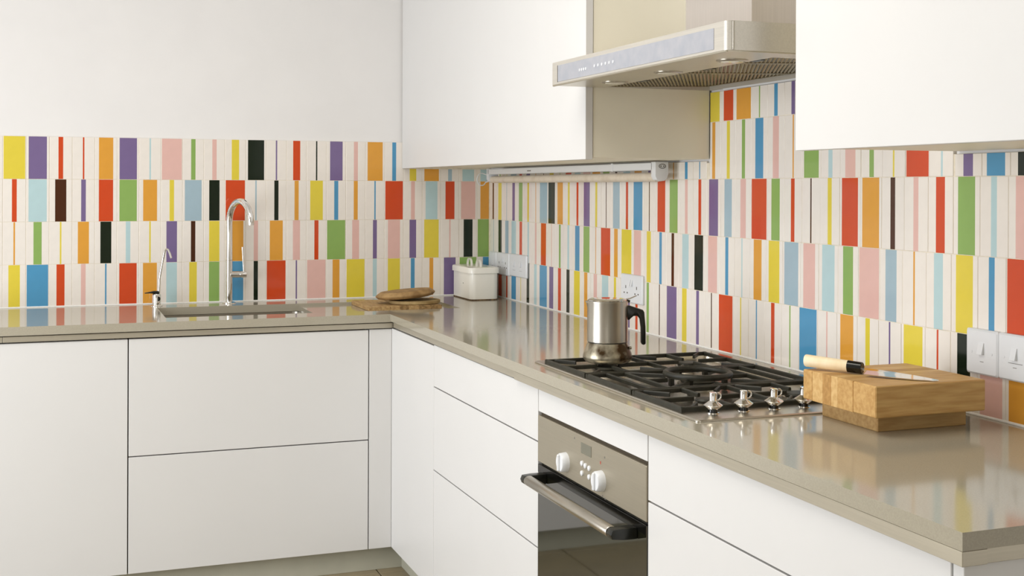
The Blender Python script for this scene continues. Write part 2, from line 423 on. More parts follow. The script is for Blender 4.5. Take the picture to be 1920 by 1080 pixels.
c = thing('base_cabinet', 'white base cabinet with one tall door at the left edge', 'cabinet', (-1.707, -.3, -.79))
carcass_y(c, -2.007, -1.407); front('door', 'y', -2.007, -1.407, -.789, -.0505, c)
c = thing('drawer_cabinet', 'white cabinet with two deep drawer fronts under the sink', 'cabinet', (-1.02, -.3, -.79))
carcass_y(c, -1.407, -.6375); front('drawer_front', 'y', -1.407, -.6375, -.421, -.0505, c); front('drawer_front', 'y', -1.407, -.6375, -.789, -.421, c)
o = front('filler_panel', 'y', -.6375, XD+.002, -.789, -.0495, None)
tag(o, 'narrow white filler panel in the inner corner of the base units', 'panel')
c = thing('corner_cabinet', 'plain white corner base unit beside the narrow filler panel', 'cabinet', (-.3, -.84, -.79))
carcass_x(c, -1.083, -.62); front('panel', 'x', -1.083, YD+.001, -.789, -.048, c)
c = thing('drawer_cabinet', 'white cabinet with three drawer fronts between corner unit and oven', 'cabinet', (-.3, -1.5, -.79))
carcass_x(c, -1.925, -1.083)
for a, b in ((-.1715, -.0445), (-.421, -.1715), (-.789, -.421)): front('drawer_front', 'x', -1.925, -1.083, a, b, c)
c = thing('oven_housing', 'white oven housing with a slim panel above the built-in oven', 'cabinet', (-.3, -2.2, -.79))
boxes('carcass', [(XD+.0205, -.03, -2.488, -2.4725, -.785, -.05), (XD+.0205, -.03, -1.9415, -1.926, -.785, -.05), (XD+.0205, -.03, -2.4725, -1.9415, -.785, -.768)], M_inner, c, bev=0)
front('panel', 'x', -2.489, -1.925, -.1005, -.0445, c); front('panel', 'x', -2.489, -1.925, -.789, -.702, c)
c = thing('drawer_cabinet', 'white cabinet with wide drawer fronts right of the oven', 'cabinet', (-.3, -2.9, -.79))
carcass_x(c, -3.332, -2.489)
for a, b in ((-.1735, -.0445), (-.421, -.1735), (-.789, -.421)): front('drawer_front', 'x', -3.332, -2.489, a, b, c)
o = box('end_panel', XD, -.01, -3.354, -3.334, -.789, -.044, M_lacq)
tag(o, 'white end panel closing the base units at the lower right', 'panel')

# worktops
SX0, SX1, SXD = -1.286, -.79, -.281      # sink from SX0 to SX1, sunken drainer on to SXD
SY0, SY1 = -.492, -.15
w1 = thing('worktop', 'polished taupe stone worktop with cut-out sink along the back wall', 'worktop', (-1.2, -.3, -.027))
grid_slab('slab', [-2.022, SX0, SX1, SXD, -.0025], [-.615, SY0, SY1, -.001], {(1, 1)}, -.027, 0, M_stone, w1, low={(2, 1): -.008})
box('support_channel', -2.02, -1.7705, -.606, -.58, -.0475, -.0302, M_alu, w1)
box('support_channel', -1.7695, XD+.008, -.606, -.58, -.0475, -.0302, M_alu, w1)
HX0, HX1, HY0, HY1 = -.53, -.036, -2.63, -1.82
w2 = thing('worktop', 'polished taupe stone worktop carrying the gas hob along the right wall', 'worktop', (-.3, -2, -.0235))
grid_slab('slab', [-.57, HX0+.012, HX1-.012, -.0025], [-3.3635, HY0+.075, HY1-.012, -.6155], {(1, 1)}, -.0235, 0, M_stone, w2)
box('support_channel', XD+.001, -.53, -1.083, -.6165, -.0455, -.0262, M_alu, w2)
box('support_channel', XD-.004, -.53, -1.79, -1.0835, -.0435, -.0245, M_alu, w2)
box('support_channel', -.5695, -.53, -3.3630, -1.791, -.0435, -.0238, M_alu, w2)
box('support_channel', -.529, -.02, -3.360, -3.345, -.0435, -.0238, M_alu, w2)

# sink bowl
sk = thing('sink', 'stainless steel bowl set under the worktop cut-out', 'sink', (-1.04, -.32, -.22))
bm = bmesh.new()
a_ = rrect(SX0-.004, SX1+.004, SY0-.004, SY1+.004, .03)
b_ = rrect(SX0+.004, SX1-.004, SY0+.004, SY1-.004, .04)
loft(bm, [[(x, y, -.0275) for x, y in rrect(SX0-.02, SX1+.02, SY0-.02, SY1+.02, .03)], [(x, y, -.0285) for x, y in a_], [(x, y, -.19) for x, y in b_], [(x*.9+(-1.038)*.1, y*.9-.0321, -.2) for x, y in b_]], cap0=False)
from_bm('bowl', bm, M_steel2, sk, smooth=True, angle=.6)
lathe('drain', [(.0, .0), (.03, .0), (.032, .003), (.02, .004), (.0, .002)], (-1.04, -.32, -.199), M_chrome, sk, n=20)

# ------------------------------------------------------------------ taps
tx, ty = -1.026, -.052
t = thing('kitchen_tap', 'tall chrome mixer tap with swan neck spout behind the sink', 'tap', (tx, ty, 0))
lathe('base', [(.024, 0), (.024, .003), (.019, .005), (.0135, .006)], (tx, ty, 0), M_chrome, t)
dx, dy = .36, -.93
R = .078
pts = [(tx, ty, .004), (tx, ty, .10), (tx, ty, .165), (tx, ty, .2), (tx, ty, .25), (tx, ty, .295)]
for k in range(1, 15):
    a = PI*k/14*.965
    h = R*(1-math.cos(a)); pts.append((tx+dx*h, ty+dy*h, .295+R*math.sin(a)))
e = pts[-1]
pts += [(e[0]+dx*.001, e[1]+dy*.001, e[2]-.012)]
pts += [(e[0]+dx*.001, e[1]+dy*.001, e[2]-.014)]
tube('spout', pts, .0119, M_chrome, t, n=20)
lathe('collar', [(.0119, 0), (.0124, .0005), (.0124, .0015), (.0119, .002)], (tx, ty, .156), M_steel2, t, n=20)
lathe('lever_housing', [(.0122, 0), (.0122, .033), (.0112, .034), (.0112, .0355), (.0122, .036), (.0122, .056), (.0112, .058), (.0, .058)], (tx+.004, ty, .104), M_chrome, t, n=20, ax='x')
tube('lever', [(tx+.053, ty, .113), (tx+.05, ty-.001, .16), (tx+.047, ty-.002, .205)], [.0034, .0031, .0026], M_chrome, t)
fx, fy = -1.283, -.074
t = thing('filter_tap', 'small chrome water filter tap with black lever at sink corner', 'tap', (fx, fy, 0))
lathe('base', [(.021, 0), (.021, .002), (.0155, .004), (.015, .006)], (fx, fy, 0), M_chrome, t)
lathe('body', [(.0155, .004), (.0155, .038), (.014, .042), (.006, .046), (.005, .05), (.0, .05)], (fx, fy, 0), M_chrome, t)
lathe('badge', [(.0085, 0), (.0085, .0012), (.007, .002), (.0, .002)], (fx+.004, fy-.0152, .026), M_black, t, ax='y', n=18)
bp_ = [(fx+.008, fy, .043), (fx+.009, fy, .07), (fx+.010, fy, .094), (fx+.013, fy-.001, .115), (fx+.020, fy-.002, .155), (fx+.026, fy-.004, .188), (fx+.029, fy-.007, .198), (fx+.033, fy-.011, .203), (fx+.038, fy-.018, .2), (fx+.043, fy-.026, .188), (fx+.047, fy-.034, .172)]
tube('spout', bp_, .0036, M_chrome, t)
extrude_poly('lever', [(fx-.041, .045), (fx-.02, .0455), (fx-.004, .043), (fx+.008, .043), (fx+.010, .048), (fx+.004, .053), (fx-.010, .0535), (fx-.022, .0505), (fx-.041, .0475)], M_black, t,
             lambda x, z: (x, fy-.008, z), lambda x, z: (x, fy+.008, z), bev=.001)

# ------------------------------------------------------------------ boards on the drainer
bd = thing('chopping_board', 'rectangular worn wooden chopping board lying on the sink drainer', 'board', (-.46, -.3, -.0078))
xs = [-.597, -.553, -.520, -.484, -.452, -.414, -.370, -.330]
for k in range(7):
    box('stave', xs[k]+.0002, xs[k+1]-.0002, -.431, -.165, -.0078, .0078-random.uniform(0, .0005), M_board2 if k in (3, 5, 6) else M_board, bd, bev=.0012)
def disc(name, cx, cy, z0, rx, ry, prof, m, tilt=(0, 0), seed=0, n=40, wob=.02):
    rnd = random.Random(seed); ph = [rnd.uniform(0, 6.28) for _ in range(4)]
    bm = bmesh.new(); rings = []
    for s, h in prof:
        ring = []
        for i in range(n):
            a = 2*PI*i/n
            k = s*(1+wob*math.sin(2*a+ph[0])+wob*.6*math.sin(3*a+ph[1])+wob*.3*math.sin(5*a+ph[2]))
            x = rx*k*math.cos(a); y = ry*k*math.sin(a)
            ring.append((cx+x, cy+y, z0+h+x*tilt[0]+y*tilt[1]))
        rings.append(ring)
    loft(bm, rings)
    return from_bm(name, bm, m, None, smooth=True, angle=.28)
o = disc('round_board', -.405, -.338, .0082, .092, .086, [(.97, 0), (1, .002), (1, .0105), (.985, .012), (.5, .0122)], M_crust2, seed=3, wob=.008)
tag(o, 'thin pale round wooden board, lower of the two on the chopping board', 'board')
o = disc('round_board', -.437, -.335, .0286, .106, .09, [(.80, 0), (.93, .003), (.99, .009), (1.0, .0125), (.985, .015), (.86, .0245), (.845, .0255), (.4, .026)], M_crust, tilt=(.075, -.02), seed=8, wob=.025)
tag(o, 'thick rustic round wooden board, topmost of the stacked boards', 'board')

# ------------------------------------------------------------------ enamel bread tin
tn = thing('enamel_tin', 'white enamel storage tin with rusty rim standing in the corner', 'tin', (-.102, -.127, 0))
def rr3(x0, x1, y0, y1, r, z): return [(x, y, z) for x, y in rrect(x0, x1, y0, y1, r, 5)]
TX0, TX1, TY0, TY1 = -.158, -.046, -.243, -.014
bm = bmesh.new()
loft(bm, [rr3(TX0, TX1, TY0, TY1, .022, z) for z in (.003, .1075)])
from_bm('body', bm, M_enamel, tn, smooth=True, angle=.6)
bm = bmesh.new()
d = .0012
loft(bm, [rr3(TX0+.002, TX1-.002, TY0+.002, TY1-.002, .021, 0.0003), rr3(TX0-.0006, TX1+.0006, TY0-.0006, TY1+.0006, .022, .0006), rr3(TX0-.0006, TX1+.0006, TY0-.0006, TY1+.0006, .022, .0042)])
from_bm('rim', bm, M_rust, tn, smooth=True, angle=.6)
bm = bmesh.new()
e = .0055
loft(bm, [rr3(TX0-e, TX1+e, TY0-e, TY1+e, .025, .1015), rr3(TX0-e, TX1+e, TY0-e, TY1+e, .025, .118), rr3(TX0-e+.002, TX1+e-.002, TY0-e+.002, TY1+e-.002, .024, .1225), rr3(TX0+.004, TX1-.004, TY0+.004, TY1-.004, .02, .1245)])
from_bm('lid', bm, M_enamel, tn, smooth=True, angle=.5)
for cy in (-.186, -.078):
    bm = bmesh.new(); rings = []
    for k in range(13):
        a = PI*k/12
        for_y = cy - .025*math.cos(a); z = .1245+.027*math.sin(a)**.8
        ny, nz = -math.cos(a), math.sin(a)
        rings.append([(-.112, for_y, z), (-.1035, for_y, z), (-.1035, for_y-ny*.0014, z-nz*.0014), (-.112, for_y-ny*.0014, z-nz*.0014)])
    loft(bm, rings)
    from_bm('handle', bm, M_enamel, tn, smooth=True, angle=.6)
lathe('rust_spot', [(.0022, 0), (.0022, -.0006), (.0, -.0008)], (TX0-.0001, -.150, .060), M_rust, tn, ax='x', n=10)

# ------------------------------------------------------------------ electrics on the right wall
def plate(parent, y0, y1, z0, z1, d=.009, name='plate'):
    bm = bmesh.new(); r = .004
    P1 = rrect(y0, y1, z0, z1, r, 4); P2 = rrect(y0+.003, y1-.003, z0+.003, z1-.003, r, 4)
    loft(bm, [[(0.0, a, b) for a, b in P1], [(-d+.003, a, b) for a, b in P1], [(-d, a, b) for a, b in P2]])
    return from_bm(name, bm, M_whiteplas, parent, smooth=True, angle=.5)
def pins(parent, cy, cz, x):
    box('earth_slot', x-.0004, x+.0005, cy-.0018, cy+.0018, cz+.004, cz+.013, M_hole, parent, bev=0)
    for s in (-1, 1): box('pin_slot', x-.0004, x+.0005, cy+s*.0105-.0028, cy+s*.0105+.0028, cz-.011, cz-.007, M_hole, parent, bev=0)
def rocker(parent, cy, cz, x, w=.009, h=.019):
    bm = bmesh.new()
    loft(bm, [[(x+.001, cy-w/2, cz-h/2), (x-.006, cy-w/2, cz-h/2), (x-.001, cy-w/2, cz+h/2), (x+.001, cy-w/2, cz+h/2)],
              [(x+.001, cy+w/2, cz-h/2), (x-.006, cy+w/2, cz-h/2), (x-.001, cy+w/2, cz+h/2), (x+.001, cy+w/2, cz+h/2)]])
    return from_bm('rocker', bm, M_whiteplas, parent)
def screw(parent, cy, cz, x): return lathe('screw_cap', [(.0028, .0), (.0028, -.0006), (.0, -.0008)], (x+.0001, cy, cz), M_whiteplas, parent, ax='x', n=12)
s = thing('double_socket', 'white double wall socket on the tiles behind the coffee pot', 'socket', (0, -1.297, .081))
plate(s, -1.3695, -1.2245, .081, .1665)
for cy in (-1.3335, -1.2605): pins(s, cy, .1195, -.009)
for cy in (-1.3035, -1.2905): rocker(s, cy, .1415, -.009)
for cy in (-1.3575, -1.2365): screw(s, cy, .1237, -.009)
s = thing('wall_switch', 'white switch plate half hidden behind the enamel tin', 'switch', (0, -.065, .088))
plate(s, -.1065, -.0215, .088, .1735); rocker(s, -.064, .13, -.009); screw(s, -.034, .13, -.009); screw(s, -.094, .13, -.009)
s = thing('double_socket', 'white double socket in the row of plates right of the enamel tin', 'socket', (0, -.178, .089))
plate(s, -.2495, -.1075, .089, .1745)
for cy in (-.214, -.143): pins(s, cy, .1275, -.009)
for cy in (-.185, -.172): rocker(s, cy, .1495, -.009)
s = thing('switch_plate', 'wide white switch plate, rightmost in the corner row of plates', 'switch', (0, -.341, .0925))
plate(s, -.4325, -.2505, .0925, .1765)
for cy in (-.375, -.305): rocker(s, cy, .142, -.009, .012, .022); box('marking', -.0094, -.0085, cy-.014, cy+.014, .116, .1166, M_print, s, bev=0)
SWL = (('white fused switch plate above the chopping block, nearer the hob', -2.768, False), ('white fused switch plate with a fuse drawer, at the right picture edge', -2.851, True))
for lab, cy, fuse in SWL:
    s = thing('fused_switch', lab, 'switch', (0, cy, .0825))
    plate(s, cy-.041, cy+.041, .0805, .1645, .011)
    rocker(s, cy, .1295, -.011, .0135, .0215)
    for k in (-1, 1): screw(s, cy+k*.026, .1215, -.011)
    box('marking', -.0113, -.0105, cy-.006, cy+.003, .1045, .1055, M_print, s, bev=0)
    if fuse: box('fuse_drawer', -.0118, -.0105, cy-.02, cy+.014, .1125, .1133, M_print, s, bev=0)

# ------------------------------------------------------------------ wall cabinets
c = thing('wall_cabinet', 'long plain white wall cabinet reaching into the corner', 'cabinet', (-.18, -.87, .5))
box('carcass', -.3375, -.0002, -1.743, -.0005, .503, 1.32, M_lacq_edge, c, bev=.0008)
box('door', -.36, -.3395, -1.745, -.002, .4985, 1.32, M_lacq, c, bev=.0008)
c = thing('wall_cabinet', 'plain white wall cabinet at the upper right beside the hood', 'cabinet', (-.18, -3.2, .495))
box('carcass', -.3375, -.0002, -3.78, -2.684, .4985, 1.32, M_lacq_edge, c, bev=.0008)
box('door', -.36, -.3395, -3.78, -2.682, .4945, 1.32, M_lacq, c, bev=.0008)

# ------------------------------------------------------------------ under-cabinet tube light
l = thing('tube_light', 'white fluorescent batten light mounted below the wall cabinet', 'light', (-.05, -.86, .445))
box('housing', -.072, -.030, -1.552, -.185, .4755, .4965, M_whiteplas, l, bev=.002)
def holder(y0, y1, name='end_holder'):
    pr = [(-.072, .498), (-.072, .459), (-.067, .449), (-.056, .4445), (-.044, .446), (-.036, .453), (-.032, .465), (-.032, .498)]
    return extrude_poly(name, pr, M_whiteplas, l, lambda x, z: (x, y0, z), lambda x, z: (x, y1, z), bev=.0008)
holder(-1.574, -1.547); holder(-.192, -.170)
lathe('diffuser_tube', [(.0132, 0), (.0132, 1.362)], (-.053, -1.549, .4563), M_diff, l, n=18, ax='y')
box('joint_cover', -.0735, -.029, -1.30, -1.288, .474, .4985, M_whiteplas, l, bev=.001)
bm = bmesh.new()
tube_bm(bm, [(-.051+.0085*math.cos(a)*(1.2), -1.5746, .4865+.0058*math.sin(a)) for a in [2*PI*k/20 for k in range(21)]], .0008, 6)
from_bm('socket_outline', bm, M_hole, l, smooth=True)
boxes('socket_pins', [(-.0565, -.0540, -1.5748, -1.573, .485, .488), (-.048, -.0455, -1.5748, -1.573, .485, .488)], M_hole, l, bev=0)
box('print_mark', -.0724, -.0715, -.635, -.60, .483, .4865, M_print, l, bev=0)
loop = [(-.062, -.168, .472)]
for k in range(17):
    a = PI*.4 + 2*PI*.72*k/16
    loop.append((-.075+.019*math.cos(a)-.006, -.145+.002*math.sin(a)+k*.0005, .457+.0235*math.sin(a)))
loop.append((-.062, -.172, .450))
tube('cable', loop, .0021, M_whiteplas, l, n=8)

# ------------------------------------------------------------------ extractor hood
HXF, HYL, HYR, HZ0, HZ1 = -.455, -1.7495, -2.602, .6825, .7385
h = thing('extractor_hood', 'stainless steel extractor hood between the two wall cabinets', 'extractor hood', (-.2, -2.17, HZ0))
bm = bmesh.new()
poly = []
r = .016
for k in range(7):
    a = PI + PI/2*k/6          # rounded corner towards the camera
    poly.append((HXF+r+r*math.cos(a), HYR+r+r*math.sin(a)))
poly += [(-.0005, HYR), (-.0005, HYL)]
poly += [(HXF+.004, HYL), (HXF, HYL-.004)]
# open box: side walls with a thickness, plus a top
def ins(p, d):
    return (p[0]+(d if p[0] < -.2 else -d), p[1]+(d if p[1] < -2.2 else -d))
ip = [ins(p, .006) for p in poly]
loft(bm, [[(x, y, HZ1) for x, y in poly], [(x, y, HZ0+.002) for x, y in poly], [(x, y, HZ0+.001) for x, y in poly], [(x, y, HZ0+.001) for x, y in ip], [(x, y, HZ0+.024) for x, y in ip]])
bmesh.ops.recalc_face_normals(bm, faces=bm.faces[:])
from_bm('canopy', bm, M_steel, h, smooth=True, angle=.35)
tube('corner_bead', [(HXF+.0135, HYR+.0009, HZ0+.002), (HXF+.0135, HYR+.0009, HZ1-.001)], .0022, M_steel2, h, n=8)
# inset front panel
box('front_panel', HXF-.0009, HXF+.002, -2.553, -1.790, .6885, .7292, M_hoodpanel, h, bev=.0004)
boxes('panel_recess', [(HXF-.0011, HXF+.001, -1.7895, -1.7875, .688, .7295)], M_hole, h, bev=0)
# control buttons behind the film
bt = [(-1.925+(-.012)*k, .706) for k in range(4)] + [(-2.01+(-.02)*k, .708) for k in range(6)]
for y, z in bt: lathe('button', [(.0035, 0), (.0035, -.0007), (.0, -.0009)], (HXF-.0009, y, z), M_whiteplas, h, ax='x', n=10)
# underside frame
FX0, FX1, FY0, FY1 = -.312, -.014, -2.53, -1.760
grid_slab('underside_frame', [HXF+.006, FX0, -.0065], [HYR+.006, FY0, HYL-.006], {(1, 1)}, HZ0-.001, HZ0+.0012, M_hoodframe, h)
def zt(x): return HZ0 + .001 + max(0, (x-FX0)/(FX1-FX0))*.010
for y in (-1.91, -2.185, -2.455):
    lathe('lamp_ring', [(.0, 0), (.032, 0), (.032, -.0015), (.027, -.0035), (.026, -.0015), (.0, -.0012)], (-.357, y, HZ0-.001), M_steel2, h, n=28)
    lathe('lamp_glass', [(.0, 0), (.024, 0), (.022, -.003), (.0, -.0045)], (-.357, y, HZ0-.002), M_lampglass, h, n=24)
tube('front_lip', [(HXF+.004, HYL-.002, HZ0), (HXF+.004, HYR+.01, HZ0)], .003, M_hoodframe, h, n=8)
# ribbed grease filters: ribs laid diagonally, clipped to each filter
def clip_line(px, py, dx, dy, x0, x1, y0, y1):
    t0, t1 = -9, 9
    for p, d_, a, b in ((px, dx, x0, x1), (py, dy, y0, y1)):
        ta, tb = (a-p)/d_, (b-p)/d_
        if ta > tb: ta, tb = tb, ta
        t0, t1 = max(t0, ta), min(t1, tb)
    return (t0, t1) if t1-t0 > .004 else None
FD = [(-1.760, -2.146), (-2.150, -2.387), (-2.391, FY0)]
dxr, dyr = .5, .866
for ya, yb in FD:
    y0, y1 = yb+.004, ya-.004; x0, x1 = FX0+.003, FX1-.003
    bm = bmesh.new()
    for xa_, xb_, ya_, yb_ in ((x0-.003, x1+.003, y0-.004, y0+.006), (x0-.003, x1+.003, y1-.006, y1+.004), (x0-.003, x0+.006, y0, y1), (x1-.006, x1+.003, y0, y1)):
        bm_box(bm, xa_, xb_, ya_, yb_, 0, .002)
    for v in bm.verts: v.co.z += zt(v.co.x)-.0005
    f_ = from_bm('filter', bm, M_filter, h)
    bm = bmesh.new()
    nx_, ny_ = dyr, -dxr
    k = -60
    while k < 60:
        cx0 = (x0+x1)/2 + nx_*k*.0085; cy0 = (y0+y1)/2 + ny_*k*.0085
        cl = clip_line(cx0, cy0, dxr, dyr, x0, x1, y0, y1)
        if cl:
            A = (cx0+dxr*cl[0], cy0+dyr*cl[0]); B = (cx0+dxr*cl[1], cy0+dyr*cl[1])
            w_ = .0026
            ring = lambda P: [(P[0]-nx_*w_, P[1]-ny_*w_, zt(P[0])+.0018), (P[0], P[1], zt(P[0])-.0006), (P[0]+nx_*w_, P[1]+ny_*w_, zt(P[0])+.0018)]
            loft(bm, [ring(A), ring(B)])
        k += 1
    rb = from_bm('filter_ribs', bm, M_filter, f_); rb['kind'] = 'stuff'
    box('filter_latch', FX0+.004, FX0+.016, (y0+y1)/2-.02, (y0+y1)/2+.02, HZ0-.0012, HZ0+.0004, M_black, f_, bev=.0005)
box('wall_strip', -.0062, -.0006, HYR+.008, -1.822, .6795, .6940, M_whiteplas, h)
box('chimney', -.25, -.0006, -2.3535, -2.067, HZ1+.0005, 1.32, M_chimney, h, bev=.001)

# ------------------------------------------------------------------ oven
OY0, OY1 = -2.4865, -1.9275
ov = thing('built_in_oven', 'stainless steel built-in oven with two white knobs and glass door', 'oven', (-.3, -2.207, -.7))
box('case', XD+.0225, -.06, -2.470, -1.944, -.70, -.106, M_black, ov, bev=0)
box('control_panel', XD-.002, XD+.020, OY0, OY1, -.2155, -.1075, M_ovensteel, ov, bev=.0015)
box('vent_strip', XD+.006, XD+.02, OY0+.004, OY1-.004, -.1073, -.1015, M_hole, ov, bev=0)
box('door_gap', XD+.008, XD+.02, OY0+.004, OY1-.004, -.235, -.216, M_black, ov, bev=0)
dr = box('door', XD-.001, XD+.020, OY0, OY1, -.70, -.2225, M_ovenglass, ov, bev=.001)
box('door_top_rail', XD-.0018, XD+.004, OY0+.001, OY1-.001, -.2405, -.2215, M_blackgloss, dr, bev=.0005)
hz = -.2455; hx = -.605
bm = bmesh.new()
rings = []
for y in (-2.424, -2.4225, -1.984, -1.9825):
    s_ = .0115 if y in (-2.4225, -1.984) else .0105
    rings.append([(hx+s_*1.15*math.cos(2*PI*k/20), y, hz+s_*math.sin(2*PI*k/20)) for k in range(20)])
loft(bm, rings)
from_bm('handle', bm, M_steel2, dr, smooth=True, angle=.7)
for y0, y1 in ((-2.448, -2.4245), (-1.9820, -1.9585)):
    pr = [(hx-.009, hz-.0085), (hx-.012, hz), (hx-.008, hz+.009), (hx+.012, hz+.0105), (XD-.0019, hz+.0105), (XD-.0019, hz-.012), (hx+.014, hz-.0115)]
    extrude_poly('handle_bracket', pr, M_black, dr, lambda x, z: (x, y0, z), lambda x, z: (x, y1, z), bev=.001)
for cy, cz in ((-2.096, -.1825), (-2.284, -.1815)):
    k_ = lathe('knob', [(.0, 0), (.022, 0), (.0215, -.004), (.0205, -.014), (.0185, -.0165), (.0, -.0168)], (XD-.002, cy, cz), M_whiteplas, ov, ax='x', n=28)
    box('grip', XD-.0235, XD-.015, cy-.004, cy+.004, cz-.0185, cz+.0185, M_whiteplas, k_, bev=.002)
box('display', XD-.0028, XD, -2.2315, -2.179, -.1445, -.1215, M_display, ov, bev=.0003)
for y, z in ((-2.186, -.166), (-2.2035, -.1675), (-2.2235, -.1685), (-2.186, -.187), (-2.2235, -.187)):
    lathe('button', [(.0, 0), (.006, 0), (.0056, -.003), (.003, -.0045), (.0, -.0046)], (XD-.002, y, z), M_whiteplas, ov, ax='x', n=14)
box('indicator_mark', XD-.0024, XD-.0018, -2.2795, -2.2765, -.148, -.142, M_red, ov, bev=0)
for y, z in ((-2.142, -.118), (-2.297, -.128), (-2.3, -.212), (-2.287, -.210)):
    box('print_mark', XD-.0023, XD-.0018, y-.003, y+.001, z-.004, z, M_print, ov, bev=0)

# ------------------------------------------------------------------ gas hob
hb = thing('gas_hob', 'stainless steel gas hob with cast iron grates set in the worktop', 'hob', (-.28, -2.2, 0))
PZ = -.014
bm = bmesh.new()
ob_ = rrect(HX0, HX1, HY0, HY1, .012, 4)
ib = rrect(HX0+.016, HX1-.016, HY0+.085, HY1-.016, .02, 4)
ib2 = rrect(HX0+.024, HX1-.024, HY0+.093, HY1-.024, .018, 4)
loft(bm, [[(x, y, .0004) for x, y in ob_], [(x, y, .0022) for x, y in ob_], [(x, y, .0040) for x, y in rrect(HX0+.0025, HX1-.0025, HY0+.0025, HY1-.0025, .011, 4)],
          [(x, y, .0040) for x, y in ib], [(x, y, PZ) for x, y in ib2]], cap0=False)
from_bm('plate', bm, M_hobsteel, hb, smooth=True, angle=.5)
GZ0, GZ1 = .0035, .0125
GX0, GX1 = -.519, -.079
def bar(bm, x0, y0, x1, y1, w=.0068, z0=GZ0, z1=GZ1):
    d = Vector((x1-x0, y1-y0, 0)); L_ = d.length; d.normalize(); n_ = Vector((-d.y, d.x, 0))
    A = Vector((x0, y0, 0)); B = Vector((x1, y1, 0))
    def sec(p): return [p-n_*w/2+Vector((0, 0, z0)), p-n_*w/2*.9+Vector((0, 0, z1-.0018)), p-n_*w/2*.55+Vector((0, 0, z1)), p+n_*w/2*.55+Vector((0, 0, z1)), p+n_*w/2*.9+Vector((0, 0, z1-.0018)), p+n_*w/2+Vector((0, 0, z0))]
    loft(bm, [sec(A), sec(B)])
def burner(x, y, r, parent, wok=False):
    b_ = lathe('burner', [(.0, 0), (r*1.15, 0), (r*1.12, .004), (r, .007), (r*.98, .013), (r*.8, .0145), (.0, .0145)], (x, y, PZ), M_steel2, parent, n=28)
    lathe('burner_cap', [(.0, 0), (r*.82, 0), (r*.85, .003), (r*.75, .006), (.0, .0065)], (x, y, PZ+.0147), M_castiron, b_, n=28)
    return b_
SECT = [(-1.863, -2.099), (-2.103, -2.332), (-2.336, -2.547)]
for si, (ya, yb) in enumerate(SECT):
    bm = bmesh.new()
    e = .0055
    xa, xb = GX0+e, GX1-e; y1, y0 = ya-e, yb+e
    for a in ((xa, y0-e+.001, xa, y1+e-.001), (xb, y0-e+.001, xb, y1+e-.001), (GX0+.001, y0, GX1-.001, y0), (GX0+.001, y1, GX1-.001, y1)): bar(bm, *a, w=.0088)
    ym = (y0+y1)/2; xm = (xa+xb)/2
    if si in (0, 2):
        bar(bm, xm, y0, xm, y1)
        for cx_ in ((xa+xm)/2, (xb+xm)/2):
            g = .028
            bar(bm, xa if cx_ < xm else xm, ym, cx_-g, ym); bar(bm, cx_+g, ym, xm if cx_ < xm else xb, ym)
            bar(bm, cx_, y0, cx_, ym-g); bar(bm, cx_, ym+g, cx_, y1)
            # short diagonal fingers from the corners
            for sx in (-1, 1):
                for sy in (-1, 1):
                    X0 = cx_+sx*(xm-xa)/2*.95; Y0 = (y1 if sy > 0 else y0)
                    bar(bm, X0-sx*.012, Y0-sy*.0, X0-sx*.05, Y0-sy*.045, w=.006)
    else:
        for xx in (xa+.045, xa+.09, xb-.045, xb-.09): bar(bm, xx, y0, xx, y1)
        for s_ in (-1, 1):
            bar(bm, xm+s_*.075, ym, xm+s_*.125, ym); bar(bm, xm+s_*.052, ym+.052, xm+s_*.125, y1); bar(bm, xm+s_*.052, ym-.052, xm+s_*.125, y0)
            bar(bm, xm, ym+s_*.078, xm, y1 if s_ > 0 else y0)
    for X in (xa, xb):
        for Y in (y0+.012, y1-.012): bm_box(bm, X-.005, X+.005, Y-.005, Y+.005, .0040 if False else .0041, GZ0+.001)
    from_bm('grate', bm, M_castiron, hb)
    if si in (0, 2):
        burner((xa+xm)/2, ym, .038 if si == 0 else .026, hb); burner((xb+xm)/2, ym, .032, hb)
    else:
        wb = burner(xm, ym, .045, hb)
        bm = bmesh.new(); n = 40
        rings = []
        for k in range(n+1):
            a = 2*PI*k/n; c_, s_ = math.cos(a), math.sin(a)
            rings.append([(xm+(.070+.007*math.cos(b))*c_, ym+(.070+.007*math.cos(b))*s_, .0185+.007*math.sin(b)) for b in [2*PI*j/10 for j in range(10)]])
        loft(bm, rings, cap0=False, cap1=False)
        bmesh.ops.remove_doubles(bm, verts=bm.verts[:], dist=1e-5)
        for k in range(4):
            a = PI/4+PI/2*k
            x_, y_ = xm+.06*math.cos(a), ym+.06*math.sin(a)
            bm_box(bm, x_-.005, x_+.005, y_-.005, y_+.005, PZ+.001, .014)
        from_bm('wok_ring', bm, M_castiron, hb, smooth=True, angle=.7)
for kx in (-.4655, -.3995, -.3325, -.2655):
    c0 = (kx, -2.5725, .0040)
    k_ = lathe('knob', [(.0, .0065), (.0085, .0065), (.0175, .0135), (.0182, .0148), (.017, .0158), (.0075, .0225), (.0068, .024), (.0072, .0375), (.0066, .0385), (.0, .0387)], c0, M_chrome, hb, n=28, ang=.5)
    lathe('stem', [(.0, 0), (.012, 0), (.012, .0012), (.009, .0015), (.0085, .0068), (.0, .0068)], c0, M_blackgloss, k_, n=24)
    lathe('washer', [(.0085, 0), (.0125, 0), (.0125, .0014), (.0095, .0016)], c0, M_chrome, k_, n=24)
    hp = []
    for q in range(9):
        a = PI*.62 - PI*1.2*q/8
        hp.append((kx+.0068+.0072*max(0, math.cos(a))*1.05+.001, c0[1]-.002, c0[2]+.0305+.0072*math.sin(a)))
    tube('handle', hp, .0017, M_chrome, k_, n=8)

